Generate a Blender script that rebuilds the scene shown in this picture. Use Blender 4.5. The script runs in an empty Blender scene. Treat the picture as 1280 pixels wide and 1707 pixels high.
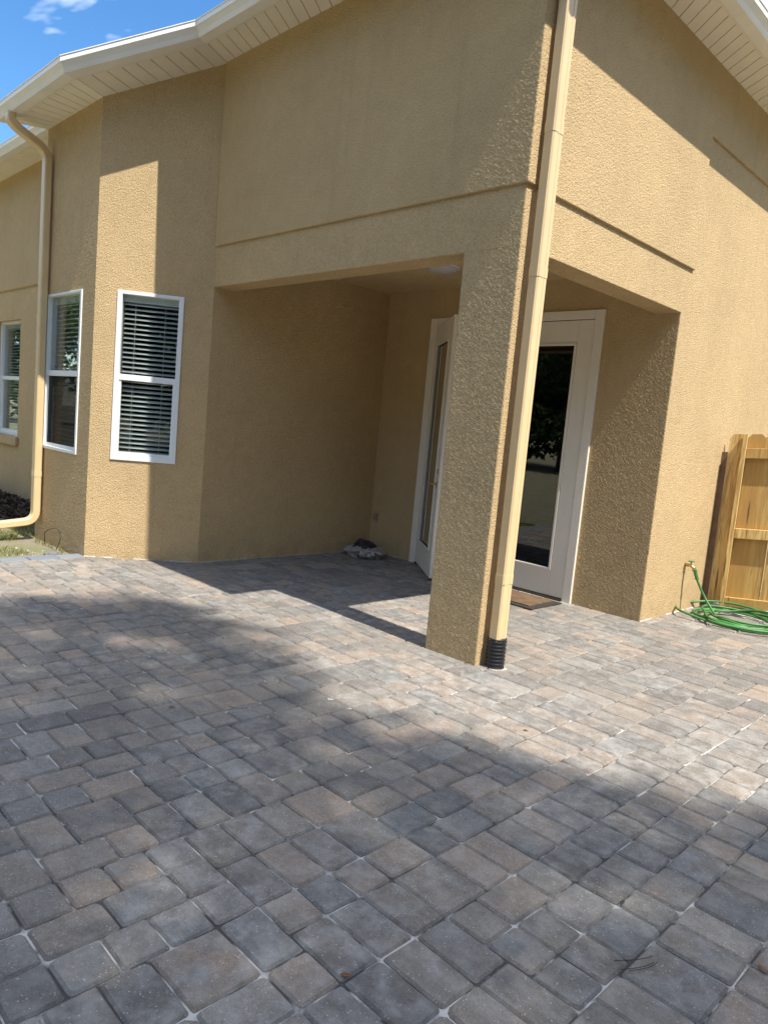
import bpy, bmesh, math, random
import numpy as np
from mathutils import Vector, Matrix, noise

random.seed(7)
rng = np.random.default_rng(7)
scene = bpy.context.scene
col = scene.collection

# ---------------------------------------------------------------- camera
CAM = Vector((2.5415, -3.4557, 1.3781))
FPX = 1208.73                                   # focal length in pixels of the 1280 px wide photograph
hd, pt, rl = math.radians(45) - 0.0037, math.radians(-7) + 0.0065, math.radians(5) + 0.0031
FW = Vector((-math.sin(hd) * math.cos(pt), math.cos(hd) * math.cos(pt), math.sin(pt)))
r0 = Vector((math.cos(hd), math.sin(hd), 0)); u0 = r0.cross(FW)
RT = r0 * math.cos(rl) + u0 * math.sin(rl); UP = -r0 * math.sin(rl) + u0 * math.cos(rl)
cd = bpy.data.cameras.new('camera'); cam = bpy.data.objects.new('camera', cd); col.objects.link(cam)
M = Matrix.Identity(4)
for i in range(3):
    M[i][0], M[i][1], M[i][2], M[i][3] = RT[i], UP[i], -FW[i], CAM[i]
cam.matrix_world = M
cd.sensor_fit = 'HORIZONTAL'; cd.sensor_width = 36.0; cd.lens = 36.0 * FPX / 1280
cd.clip_start = 0.05; cd.clip_end = 500
scene.camera = cam

# ---------------------------------------------------------------- light
SUN = Vector((-1.0, 0.030, -1.72)).normalized()     # direction the light travels
TAN = 1.72
w = bpy.data.worlds.new('World'); scene.world = w; w.use_nodes = True
nt = w.node_tree; nt.nodes.clear()
sky = nt.nodes.new('ShaderNodeTexSky'); sky.sky_type = 'NISHITA'; sky.sun_disc = False
sky.sun_elevation = math.asin(-SUN.z); sky.sun_rotation = math.atan2(-SUN.x, -SUN.y)
sky.air_density = 1.0; sky.dust_density = .3; sky.ozone_density = 3.0
bg = nt.nodes.new('ShaderNodeBackground'); bg.inputs[1].default_value = 0.115
wo = nt.nodes.new('ShaderNodeOutputWorld')
tc = nt.nodes.new('ShaderNodeTexCoord'); mpg = nt.nodes.new('ShaderNodeMapping'); mpg.inputs['Scale'].default_value = (1.5, 1.5, 3.2); mpg.inputs['Location'].default_value = (1.0, -3.0, 0.0)
cn = nt.nodes.new('ShaderNodeTexNoise'); cn.inputs['Scale'].default_value = 2.1; cn.inputs['Detail'].default_value = 5; cn.inputs['Roughness'].default_value = .58; cn.inputs['Distortion'].default_value = .5
cr = nt.nodes.new('ShaderNodeValToRGB'); cr.color_ramp.elements[0].position = .45; cr.color_ramp.elements[0].color = (0, 0, 0, 1); cr.color_ramp.elements[1].position = .80; cr.color_ramp.elements[1].color = (.72, .72, .72, 1)
cm = nt.nodes.new('ShaderNodeMix'); cm.data_type = 'RGBA'; cm.inputs[7].default_value = (25.5, 24.4, 22.0, 1)      # thin white cloud over the blue
nt.links.new(tc.outputs['Generated'], mpg.inputs[0]); nt.links.new(mpg.outputs[0], cn.inputs['Vector']); nt.links.new(cn.outputs['Fac'], cr.inputs[0]); nt.links.new(cr.outputs[0], cm.inputs[0])
hs = nt.nodes.new('ShaderNodeHueSaturation'); hs.inputs['Saturation'].default_value = 1.25; nt.links.new(sky.outputs[0], hs.inputs['Color']); nt.links.new(hs.outputs[0], cm.inputs[6]); nt.links.new(cm.outputs[2], bg.inputs[0]); nt.links.new(bg.outputs[0], wo.inputs[0])
ld = bpy.data.lights.new('sun', 'SUN'); ld.energy = 4.1; ld.angle = math.radians(0.53); ld.color = (1.0, 0.95, 0.87)
sun = bpy.data.objects.new('sun', ld); col.objects.link(sun); sun.location = (8, -3, 14)
sun.rotation_euler = SUN.to_track_quat('-Z', 'Y').to_euler()
vs = scene.view_settings
vs.view_transform = 'Standard'; vs.look = 'None'; vs.gamma = 1.0; vs.use_curve_mapping = False
vs.exposure = 1.05

# ---------------------------------------------------------------- helpers
def obj(name, verts, faces, mat, parent=None, smooth=False, loc=None, fix=True):
    me = bpy.data.meshes.new(name)
    me.from_pydata([tuple(v) for v in verts], [], [tuple(f) for f in faces])
    if fix:
        bm = bmesh.new(); bm.from_mesh(me); bmesh.ops.recalc_face_normals(bm, faces=bm.faces); bm.to_mesh(me); bm.free()
    if smooth:
        me.polygons.foreach_set('use_smooth', [True] * len(me.polygons))
    me.materials.append(mat)
    o = bpy.data.objects.new(name, me); col.objects.link(o)
    if parent: o.parent = parent
    if loc is not None: o.location = loc
    return o

def dup(src, parent=None, loc=None):
    o = src.copy(); col.objects.link(o)
    o.parent = parent
    if loc is not None: o.location = loc
    return o

def empty(name, loc=(0, 0, 0)):
    o = bpy.data.objects.new(name, None); o.empty_display_size = .1; col.objects.link(o); o.location = loc
    return o

def tag(o, label=None, cat=None, group=None, kind=None):
    if label: o['label'] = label
    if cat: o['category'] = cat
    if group: o['group'] = group
    if kind: o['kind'] = kind
    return o

class MB:
    def __init__(s): s.v = []; s.f = []
    def add(s, v, f):
        n = len(s.v); s.v += [tuple(p) for p in v]; s.f += [tuple(i + n for i in q) for q in f]; return s
    def box(s, x0, x1, y0, y1, z0, z1):
        return s.add([(x, y, z) for z in (z0, z1) for y in (y0, y1) for x in (x0, x1)],
                     [(0, 2, 3, 1), (4, 5, 7, 6), (0, 1, 5, 4), (2, 6, 7, 3), (0, 4, 6, 2), (1, 3, 7, 5)])
    def slab(s, poly, off):
        """polygon of 3D points extruded by the vector off"""
        n = len(poly); off = Vector(off)
        v = [Vector(p) for p in poly] + [Vector(p) + off for p in poly]
        return s.add(v, [tuple(range(n)), tuple(range(2 * n - 1, n - 1, -1))] + [(i, (i + 1) % n, n + (i + 1) % n, n + i) for i in range(n)])
    def obox(s, c, ax, ay, az, hx, hy, hz):
        c = Vector(c); ax, ay, az = Vector(ax), Vector(ay), Vector(az)
        v = [c + ax * (hx * i) + ay * (hy * j) + az * (hz * k) for k in (-1, 1) for j in (-1, 1) for i in (-1, 1)]
        return s.add(v, [(0, 2, 3, 1), (4, 5, 7, 6), (0, 1, 5, 4), (2, 6, 7, 3), (0, 4, 6, 2), (1, 3, 7, 5)])
    def tube(s, pts, r, n=8, cap=True):
        pts = [Vector(p) for p in pts]; rr = r if hasattr(r, '__len__') else [r] * len(pts)
        base = len(s.v); prev = None
        for i, p in enumerate(pts):
            t = (pts[min(i + 1, len(pts) - 1)] - pts[max(i - 1, 0)]).normalized()
            if prev is None:
                a = t.cross(Vector((0, 0, 1)) if abs(t.z) < .9 else Vector((1, 0, 0))).normalized()
            else:
                a = (prev - t * prev.dot(t)).normalized()
            prev = a; b = t.cross(a)
            s.v += [tuple(p + (a * math.cos(k * 2 * math.pi / n) + b * math.sin(k * 2 * math.pi / n)) * rr[i]) for k in range(n)]
        for i in range(len(pts) - 1):
            for k in range(n):
                q = base + i * n; s.f.append((q + k, q + (k + 1) % n, q + n + (k + 1) % n, q + n + k))
        if cap:
            s.f.append(tuple(range(base + n - 1, base - 1, -1))); s.f.append(tuple(range(len(s.v) - n, len(s.v))))
        return s
    def lathe(s, prof, c, n=24):
        c = Vector(c); base = len(s.v)
        for r, z in prof:
            s.v += [(c.x + r * math.cos(k * 2 * math.pi / n), c.y + r * math.sin(k * 2 * math.pi / n), c.z + z) for k in range(n)]
        for i in range(len(prof) - 1):
            for k in range(n):
                q = base + i * n; s.f.append((q + k, q + (k + 1) % n, q + n + (k + 1) % n, q + n + k))
        s.f.append(tuple(range(base + n - 1, base - 1, -1))); s.f.append(tuple(range(len(s.v) - n, len(s.v))))
        return s
    def out(s, name, mat, parent=None, **k): return obj(name, s.v, s.f, mat, parent, **k)

def bevel(o, wdt, seg=2):
    m = o.modifiers.new('bevel', 'BEVEL'); m.width = wdt; m.segments = seg; m.limit_method = 'ANGLE'; m.angle_limit = math.radians(40)
    return o

# ---------------------------------------------------------------- materials
class NT:
    def __init__(s, name):
        s.m = bpy.data.materials.new(name); s.m.use_nodes = True; s.t = s.m.node_tree; s.t.nodes.clear()
        s.o = s.n('ShaderNodeOutputMaterial')
    def n(s, ty, **k):
        q = s.t.nodes.new(ty)
        for a, b in k.items(): setattr(q, a, b)
        return q
    def put(s, node, key, val):
        if hasattr(val, 'links') or isinstance(val, bpy.types.NodeSocket): s.t.links.new(val, node.inputs[key])
        elif val is not None: node.inputs[key].default_value = val
    def noise(s, vec, scale, detail=3, rough=.55, dist=0):
        q = s.n('ShaderNodeTexNoise'); s.put(q, 'Vector', vec); s.put(q, 'Scale', scale); s.put(q, 'Detail', detail); s.put(q, 'Roughness', rough); s.put(q, 'Distortion', dist)
        return q.outputs['Fac']
    def voro(s, vec, scale, feature='F1', smooth=None):
        q = s.n('ShaderNodeTexVoronoi'); q.feature = feature; s.put(q, 'Vector', vec); s.put(q, 'Scale', scale)
        if smooth is not None: s.put(q, 'Smoothness', smooth)
        return q.outputs['Distance']
    def ramp(s, fac, stops, interp='LINEAR'):
        q = s.n('ShaderNodeValToRGB'); q.color_ramp.interpolation = interp; s.put(q, 'Fac', fac)
        e = q.color_ramp.elements
        while len(e) < len(stops): e.new(.5)
        for el, (p, c) in zip(e, stops):
            el.position = p; el.color = (c, c, c, 1) if not hasattr(c, '__len__') else (*c[:3], 1)
        return q.outputs['Color']
    def mix(s, fac, a, b, blend='MIX'):
        q = s.n('ShaderNodeMix', data_type='RGBA', blend_type=blend)
        s.put(q, 0, fac)
        for key, val in ((6, a), (7, b)):
            s.put(q, key, (*val[:3], 1) if isinstance(val, tuple) else val)
        return q.outputs[2]
    def math(s, op, a, b=None, c=None):
        q = s.n('ShaderNodeMath', operation=op); s.put(q, 0, a); s.put(q, 1, b); s.put(q, 2, c); return q.outputs[0]
    def bump(s, h, strength, dist, normal=None):
        q = s.n('ShaderNodeBump'); s.put(q, 'Height', h); s.put(q, 'Strength', strength); s.put(q, 'Distance', dist)
        if normal is not None: s.put(q, 'Normal', normal)
        return q.outputs[0]
    def obj(s): return s.n('ShaderNodeTexCoord').outputs['Object']
    def principled(s, color, rough=.6, normal=None, **k):
        q = s.n('ShaderNodeBsdfPrincipled')
        s.put(q, 'Base Color', (*color[:3], 1) if isinstance(color, tuple) else color); s.put(q, 'Roughness', rough)
        if normal is not None: s.put(q, 'Normal', normal)
        for a, b in k.items(): s.put(q, a.replace('_', ' '), b)
        s.t.links.new(q.outputs[0], s.o.inputs[0]); return q

def mat_stucco(name, c, hgt=.0046):
    t = NT(name); v = t.obj()
    a = t.noise(v, 104, 3.5, .62, .25); b = t.noise(v, 250, 2, .5); big = t.noise(v, 1.3, 4, .6); mid = t.noise(v, 9, 3, .6)
    blob = t.ramp(a, [(.30, 0.), (.70, 1.)])
    h = t.math('ADD', t.math('MULTIPLY', blob, 1.0), t.math('MULTIPLY', b, .5))
    fac = t.math('ADD', t.math('MULTIPLY', big, .6), t.math('MULTIPLY', mid, .4))
    colr = t.mix(t.ramp(fac, [(.3, 0.), (.7, 1.)]), tuple(x * .87 for x in c), tuple(min(1, x * 1.07) for x in c))
    sx = t.n('ShaderNodeSeparateXYZ'); t.put(sx, 0, v)
    low = t.ramp(sx.outputs[2], [(0., 1.), (.28, 0.)])
    spl = t.math('MULTIPLY', low, t.ramp(t.noise(v, 5, 5, .7), [(.42, 0.), (.70, 1.)]))
    colr = t.mix(t.math('MULTIPLY', spl, .45), colr, (.30, .22, .13))
    mp = t.n('ShaderNodeMapping'); t.put(mp, 'Vector', v); mp.inputs['Scale'].default_value = (5, 5, .22)
    stk = t.ramp(t.noise(mp.outputs[0], 2.0, 4, .6), [(.58, 0.), (.78, 1.)])
    colr = t.mix(t.math('MULTIPLY', stk, .22), colr, tuple(x * .62 for x in c))
    mo = t.n('ShaderNodeMapping'); t.put(mo, 'Vector', v); mo.inputs['Location'].default_value = (7.3, 2.1, 5.7)
    grit = t.noise(mo.outputs[0], 95, 3, .7)
    colr = t.mix(1.0, colr, t.ramp(grit, [(.32, .80), (.68, 1.16)]), 'MULTIPLY')
    t.principled(colr, .88, t.bump(h, 1.0, hgt), Specular_IOR_Level=.25)
    dp = t.n('ShaderNodeDisplacement'); t.put(dp, 'Height', h); dp.inputs['Midlevel'].default_value = .75; dp.inputs['Scale'].default_value = hgt * .58
    t.t.links.new(dp.outputs[0], t.o.inputs['Displacement']); t.m.displacement_method = 'DISPLACEMENT'
    return t.m

def mat_plain(name, c, rough=.5, var=.06, scale=12, bump=0.0, spec=.5, metal=0.):
    t = NT(name); v = t.obj(); f = t.noise(v, scale, 4, .6)
    colr = t.mix(t.ramp(f, [(.3, 0.), (.7, 1.)]), tuple(x * (1 - var) for x in c), tuple(min(1, x * (1 + var)) for x in c))
    nrm = t.bump(t.noise(v, scale * 9, 3), 1.0, bump) if bump else None
    t.principled(colr, rough, nrm, Specular_IOR_Level=spec, Metallic=metal)
    return t.m

def mat_glass(name, tint=(1, 1, 1), refl=1.0):
    t = NT(name)
    fr = t.n('ShaderNodeFresnel'); fr.inputs[0].default_value = 1.5
    tr = t.n('ShaderNodeBsdfTransparent'); tr.inputs[0].default_value = (*tint, 1)
    gl = t.n('ShaderNodeBsdfGlossy'); gl.inputs['Roughness'].default_value = .01; gl.inputs[0].default_value = (.95, .97, .97, 1)
    mx = t.n('ShaderNodeMixShader'); t.put(mx, 0, t.math('MULTIPLY', fr.outputs[0], refl)); t.t.links.new(tr.outputs[0], mx.inputs[1]); t.t.links.new(gl.outputs[0], mx.inputs[2])
    t.t.links.new(mx.outputs[0], t.o.inputs[0]); return t.m

TAN_C = (.575, .418, .222)
M_STUCCO = mat_stucco('stucco_tan', TAN_C)
M_CEIL = mat_stucco('porch_ceiling_paint', (.60, .45, .25), .003)
M_TRIM = mat_plain('cream_metal_paint', (.76, .70, .59), .42, .04, 3)
M_GUTTER = mat_plain('gutter_metal_paint', (.80, .77, .70), .38, .05, 4)
M_DOWN = mat_plain('downspout_paint', (.66, .49, .265), .38, .05, 5)
M_SOFFIT = mat_plain('soffit_vinyl', (.80, .73, .61), .55, .04, 3)
M_WHITE = mat_plain('white_window_frame', (.74, .76, .75), .35, .03, 6)
M_DOOR = mat_plain('door_paint', (.78, .72, .62), .4, .03, 4)
M_GLASS = mat_glass('window_glass', (.90, .93, .92), .6)
M_DGLASS = mat_glass('door_glass', (.10, .115, .105), 2.0)
def mat_mesh_screen():
    t = NT('insect_screen'); tr = t.n('ShaderNodeBsdfTransparent'); df = t.n('ShaderNodeBsdfDiffuse'); df.inputs[0].default_value = (.018, .019, .02, 1)
    mx = t.n('ShaderNodeMixShader'); mx.inputs[0].default_value = .45
    t.t.links.new(tr.outputs[0], mx.inputs[1]); t.t.links.new(df.outputs[0], mx.inputs[2]); t.t.links.new(mx.outputs[0], t.o.inputs[0]); return t.m
M_SCREEN = mat_mesh_screen()
M_SLAT = mat_plain('blind_slat', (.82, .82, .80), .45, .03, 8)
M_DARK = mat_plain('dark_room', (.035, .032, .03), .9)
M_ROOM = mat_plain('room_paint', (.12, .11, .10), .9)
M_BLACK = mat_plain('black_pipe', (.012, .012, .013), .38, .1, 20)
M_BRONZE = mat_plain('hinge_metal', (.12, .09, .06), .4, .1, 30, metal=.8)
M_SHINGLE = mat_plain('roof_shingle', (.16, .135, .11), .9, .3, 8, .004)
M_HOSE = mat_plain('green_hose', (.045, .175, .04), .5, .35, 9)
M_BRASS = mat_plain('brass', (.55, .40, .18), .35, .1, 20, metal=.9)
M_OPAL = mat_plain('opal_glass', (.50, .50, .53), .25, .02, 5)
M_CAULK = mat_plain('caulk_mortar', (.46, .42, .35), .9, .25, 40, .003)

def mat_wood():
    t = NT('fence_pine'); v = t.obj()
    oi = t.n('ShaderNodeObjectInfo')
    mp = t.n('ShaderNodeMapping'); t.put(mp, 'Vector', v); mp.inputs['Scale'].default_value = (26, 26, 1.6)
    ad = t.n('ShaderNodeVectorMath', operation='ADD'); t.put(ad, 0, mp.outputs[0])
    cb = t.n('ShaderNodeCombineXYZ'); t.put(cb, 2, t.math('MULTIPLY', oi.outputs['Random'], 37.)); t.put(cb, 0, t.math('MULTIPLY', oi.outputs['Random'], 11.))
    t.put(ad, 1, cb.outputs[0])
    g = t.noise(ad.outputs[0], 1.6, 5, .6, 1.2)
    kn = t.voro(ad.outputs[0], .9)
    base = t.mix(oi.outputs['Random'], (.46, .28, .075), (.72, .52, .21))
    c = t.mix(t.ramp(g, [(.38, 1.), (.60, 0.)]), base, (.40, .23, .07))
    c = t.mix(t.ramp(kn, [(.0, 1.), (.10, .9), (.2, 0.)]), c, (.13, .055, .02))
    t.principled(c, .65, t.bump(g, .5, .002)); return t.m
M_WOOD = mat_wood()
M_WOODDK = mat_plain('shaded_brown_post', (.16, .09, .045), .7, .25, 14, .002)  # shade on the end post is put into this dark brown

def mat_paver(name, source):
    t = NT(name)
    if source == 'object':
        oi = t.n('ShaderNodeObjectInfo'); r = oi.outputs['Random']
        loc = oi.outputs['Location']
        a = t.n('ShaderNodeTexCoord'); ad = t.n('ShaderNodeVectorMath', operation='ADD'); t.put(ad, 0, a.outputs['Object']); t.put(ad, 1, loc); v = ad.outputs[0]
    else:
        at = t.n('ShaderNodeAttribute'); at.attribute_name = 'tone'; r = at.outputs['Fac']; v = t.obj()
    wn = t.n('ShaderNodeTexWhiteNoise', noise_dimensions='1D'); t.put(wn, 'W', t.math('MULTIPLY', r, 91.7)); r2 = wn.outputs['Value']
    PAL = [(.0, (.150, .140, .127)), (.20, (.192, .176, .156)), (.36, (.170, .164, .152)), (.46, (.215, .190, .162)),
           (.58, (.238, .202, .167)), (.68, (.244, .228, .204)), (.80, (.285, .228, .180)), (.87, (.178, .176, .168)), (.94, (.255, .212, .172))]
    c1 = t.ramp(r, PAL, 'CONSTANT'); c2 = t.ramp(r2, PAL, 'CONSTANT')
    off = t.n('ShaderNodeVectorMath', operation='ADD'); t.put(off, 0, v); cb = t.n('ShaderNodeCombineXYZ'); t.put(cb, 2, t.math('MULTIPLY', r, 40.)); t.put(off, 1, cb.outputs[0])
    c1 = t.mix(1.0, c1, (1.07, 1.05, 1.02), 'MULTIPLY'); c2 = t.mix(1.0, c2, (1.07, 1.05, 1.02), 'MULTIPLY')
    blend = t.ramp(t.noise(off.outputs[0], 7.5, 2, .5), [(.40, 0.), (.66, .85)])
    c = t.mix(blend, c1, c2)
    fine = t.noise(v, 330, 3, .75); med = t.noise(v, 60, 4, .65); low = t.noise(v, 1.1, 3, .55)
    c = t.mix(1.0, c, t.ramp(fine, [(.30, .58), (.70, 1.34)]), 'MULTIPLY')
    c = t.mix(1.0, c, t.ramp(med, [(.25, .74), (.75, 1.10)]), 'MULTIPLY')
    # dusty sand film and efflorescence with shapes of their own
    dust = t.math('MULTIPLY', t.ramp(low, [(.34, .15), (.62, 1.)]), t.ramp(t.noise(v, 14, 4, .6), [(.42, 0.), (.72, 1.)]))
    c = t.mix(t.math('MULTIPLY', dust, .46), c, (.47, .455, .42))
    speck = t.ramp(t.voro(v, 85), [(.0, 1.), (.13, 1.), (.21, 0.)])
    sp2 = t.math('MULTIPLY', speck, t.ramp(t.noise(v, 24, 2), [(.46, 0.), (.56, 1.)]))
    c = t.mix(t.math('MULTIPLY', sp2, .6), c, (.56, .54, .50))
    stain = t.math('MULTIPLY', t.ramp(t.noise(v, 2.6, 5, .65), [(.52, 0.), (.72, 1.)]), t.ramp(t.noise(v, 33, 4, .7), [(.35, .3), (.65, 1.)]))
    c = t.mix(t.math('MULTIPLY', stain, .38), c, (.085, .078, .070))
    h = t.math('ADD', t.math('MULTIPLY', fine, .5), med)
    t.principled(c, .86, t.bump(h, .9, .0036), Specular_IOR_Level=.3)
    return t.m
M_PAVER = mat_paver('concrete_paver', 'object'); M_PAVERF = mat_paver('concrete_paver_field', 'attr')

def mat_border():
    t = NT('border_paver_concrete'); oi = t.n('ShaderNodeObjectInfo'); v = t.obj()
    c = t.mix(oi.outputs['Random'], (.13, .155, .18), (.19, .21, .23))
    c = t.mix(1.0, c, t.ramp(t.noise(v, 120, 4, .6), [(.25, .75), (.75, 1.2)]), 'MULTIPLY')
    t.principled(c, .85, t.bump(t.noise(v, 200, 3), .8, .002)); return t.m
M_BORDER = mat_border()

def mat_sand():
    t = NT('joint_sand'); v = t.obj()
    n1 = t.noise(v, 6, 4, .6); n2 = t.noise(v, 300, 3, .6)
    c = t.mix(t.ramp(n1, [(.46, 0.), (.60, 1.)]), (.075, .068, .06), (.56, .53, .48))
    c = t.mix(1.0, c, t.ramp(n2, [(.3, .8), (.7, 1.12)]), 'MULTIPLY')
    t.principled(c, .95, t.bump(n2, .8, .003)); return t.m
M_SAND = mat_sand()

def mat_ground():
    t = NT('lawn_and_soil'); v = t.obj()
    n1 = t.noise(v, 2.2, 5, .65); n2 = t.noise(v, 70, 4, .65); n3 = t.noise(v, .25, 3, .5)
    soil = t.mix(n2, (.20, .16, .115), (.40, .33, .25)); grass = t.mix(n2, (.13, .16, .055), (.29, .30, .14))
    c = t.mix(t.ramp(n1, [(.44, 0.), (.60, 1.)]), soil, grass)
    c = t.mix(t.ramp(n3, [(.3, .0), (.7, .35)]), c, (.24, .23, .11))
    t.principled(c, .95, t.bump(n2, 1., .03)); return t.m
M_GROUND = mat_ground()

def mat_leaf(name, a, b, trans=.25):
    t = NT(name); oi = t.n('ShaderNodeNewGeometry')
    c = t.mix(oi.outputs['Random Per Island'], a, b)
    p = t.principled(c, .6); p.inputs['Specular IOR Level'].default_value = .3
    tl = t.n('ShaderNodeBsdfTranslucent'); t.put(tl, 0, c); mx = t.n('ShaderNodeMixShader'); mx.inputs[0].default_value = trans
    t.t.links.new(p.outputs[0], mx.inputs[1]); t.t.links.new(tl.outputs[0], mx.inputs[2]); t.t.links.new(mx.outputs[0], t.o.inputs[0]); return t.m
M_LEAF = mat_leaf('tree_leaf', (.045, .085, .02), (.12, .16, .05), .35)
M_GRASS = mat_leaf('grass_blade', (.14, .17, .04), (.32, .29, .12), .3)
M_BARK = mat_plain('bark', (.10, .075, .055), .9, .35, 10, .01)
M_MULCH = mat_leaf('mulch_chip', (.025, .017, .012), (.085, .055, .038), 0.)
M_DRYLEAF = mat_plain('dry_leaf', (.17, .075, .03), .6, .3, 60)
M_NEEDLE = mat_plain('dry_pine_needle', (.05, .036, .025), .7, .2, 60)

# ---------------------------------------------------------------- dimensions (metres, origin at the foot of the porch corner)
XL, YQ, ZO, ZG, ZS = -3.223, 2.153, 2.462, 2.804, 4.31
WP, PR = 0.407, 0.016          # post width, how far the framed upper wall stands proud
BX, BY, BC = .574, .802, 1.213 # bay chamfer and front
RS = (ZS - 3.888) / BY         # roof slope
ZCE = 2.80                     # porch ceiling
ZT = 4.42                      # hidden top of the walls

# ================================================================= GROUND AND PATIO
g = MB(); g.add([(-150, -150, -.036), (150, -150, -.036), (150, 150, -.036), (-150, 150, -.036)], [(0, 1, 2, 3)])
tag(g.out('ground', M_GROUND), kind='structure')

PX0, PX1, PY0, PY1 = -3.775, 5.2, -5.6, 4.3
p = MB(); p.box(-3.94, PX1, PY0, PY1, -.034, -.0095)
patio = tag(p.out('patio', M_SAND), kind='structure')

def outline(lx, ly, rnd, npc=3):
    r = rnd.uniform(.009, .016); pts = []
    for cx, cy, a0 in ((1, 1, 0), (-1, 1, 90), (-1, -1, 180), (1, -1, 270)):
        rr = r * rnd.uniform(.5, 1.45)
        for k in range(npc):
            a = math.radians(a0 + 90 * k / (npc - 1))
            pts.append((cx * (lx / 2 - rr) + rr * math.cos(a) + rnd.uniform(-.0020, .0013), cy * (ly / 2 - rr) + rr * math.sin(a) + rnd.uniform(-.0020, .0013)))
    return pts

def paver_geo(lx, ly, rnd, npc=3):
    o = outline(lx - .0052, ly - .0052, rnd, npc); n = len(o); v = []
    bw = .0068
    for s, z in ((bw, 0.), (0., -.0075), (0., -.032)):
        v += [(x * (1 - 2 * s / lx), y * (1 - 2 * s / ly), z) for x, y in o]
    f = [tuple(range(n))]
    for k in range(2):
        f += [(k * n + i, (k + 1) * n + i, (k + 1) * n + (i + 1) % n, k * n + (i + 1) % n) for i in range(n)]
    return v, f

def project(x, y, z=0.):
    d = Vector((x, y, z)) - CAM; dz = d.dot(FW)
    if dz < .05: return None
    return 640 + FPX * d.dot(RT) / dz, 853.5 - FPX * d.dot(UP) / dz, dz

def inside_house(x, y):
    if x < -.35 and y > YQ + .12: return True
    if -.35 <= x < -.1 and y > YQ + .12: return True
    if x < XL - .1:
        if y > .05: return True
        if x < -3.9: return True
        t = (XL - x) / BX
        return y > -t * BY + .12
    return -WP + .06 < x < -.06 and .04 < y < .16

MODX, MODY = .0725, .0665
tiles = []                     # x0,y0,nx,ny in modules
prnd = random.Random(21)
PARTS = {4: [(2, 2)], 5: [(2, 3), (3, 2)], 6: [(2, 2, 2), (3, 3)], 7: [(2, 2, 3), (2, 3, 2), (3, 2, 2)]}
def lengths(L, p3):
    while True:
        out = []; left = L
        while left > 0:
            k = 3 if prnd.random() < p3 else 2
            out.append(k); left -= k
        if left == 0: return out
cx = 0; NX = int((PX1 - PX0) / MODX); NY = int((PY1 - PY0) / MODY)
while cx < NX - 8:
    bwid = prnd.choice([4, 5, 5, 5, 6, 6, 7])
    cy = 0
    while cy < NY - 16:
        L = prnd.choice([5, 7, 8, 9, 11])
        x = cx
        for pw in prnd.choice(PARTS[bwid]):
            y = cy
            for pl in lengths(L, .16 if pw == 3 else .38):
                tiles.append((x, y, pw, pl)); y += pl
            x += pw
        cy += L
    cx += bwid
cand = []
for (tx, ty, a, b) in tiles:
    x = PX0 + (tx + a / 2) * MODX; y = PY0 + (ty + b / 2) * MODY
    if inside_house(x, y): continue
    q = project(x, y); area = 0.
    if q and -30 < q[0] < 1310 and -30 < q[1] < 1740: area = a * b / q[2] ** 3
    cand.append((area, x, y, a, b))
cand.sort(key=lambda c: -c[0])
protos = {}
for (a, b) in {(c[3], c[4]) for c in cand}:
    for k in range(4):
        v, f = paver_geo(a * MODX, b * MODY, prnd, 3); me = bpy.data.meshes.new('paver'); me.from_pydata(v, [], f); me.materials.append(M_PAVER); protos[a, b, k] = me
NP = 300
for area, x, y, a, b in cand[:NP]:
    o = bpy.data.objects.new('paver', protos[a, b, prnd.randrange(4)]); col.objects.link(o); o.parent = patio
    o.location = (x + prnd.uniform(-.0012, .0012), y + prnd.uniform(-.0012, .0012), prnd.uniform(-.0018, .0014))
    o.rotation_euler = (prnd.gauss(0, .0035), prnd.gauss(0, .0035), prnd.gauss(0, .006) + (math.pi if prnd.random() < .5 else 0))
fm = MB(); tones = []
for area, x, y, a, b in cand[NP:]:
    v, f = paver_geo(a * MODX, b * MODY, prnd, 2 if area == 0 else 3); dz = prnd.uniform(-.0018, .0014); tx, ty = prnd.gauss(0, .0035), prnd.gauss(0, .0035)
    fm.add([(x + p_[0], y + p_[1], p_[2] + dz + p_[0] * ty + p_[1] * tx) for p_ in v], f); tones += [prnd.random()] * len(v)
fo = fm.out('paver_field', M_PAVERF, patio, fix=False)
at = fo.data.attributes.new('tone', 'FLOAT', 'POINT'); at.data.foreach_set('value', tones)
tag(fo, kind='stuff')
# border course of dark pavers along the planting bed
v, f = paver_geo(.155, .235, prnd, 3)
bme = bpy.data.meshes.new('border_paver'); bme.from_pydata(v, [], f); bme.materials.append(M_BORDER)
for k in range(20):
    o = bpy.data.objects.new('border_paver', bme); col.objects.link(o); o.parent = patio
    o.location = (-3.855 + prnd.uniform(-.003, .003), -.80 - .236 * k - .10, prnd.uniform(.0, .004)); o.rotation_euler = (0, 0, prnd.gauss(0, .01))

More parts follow.
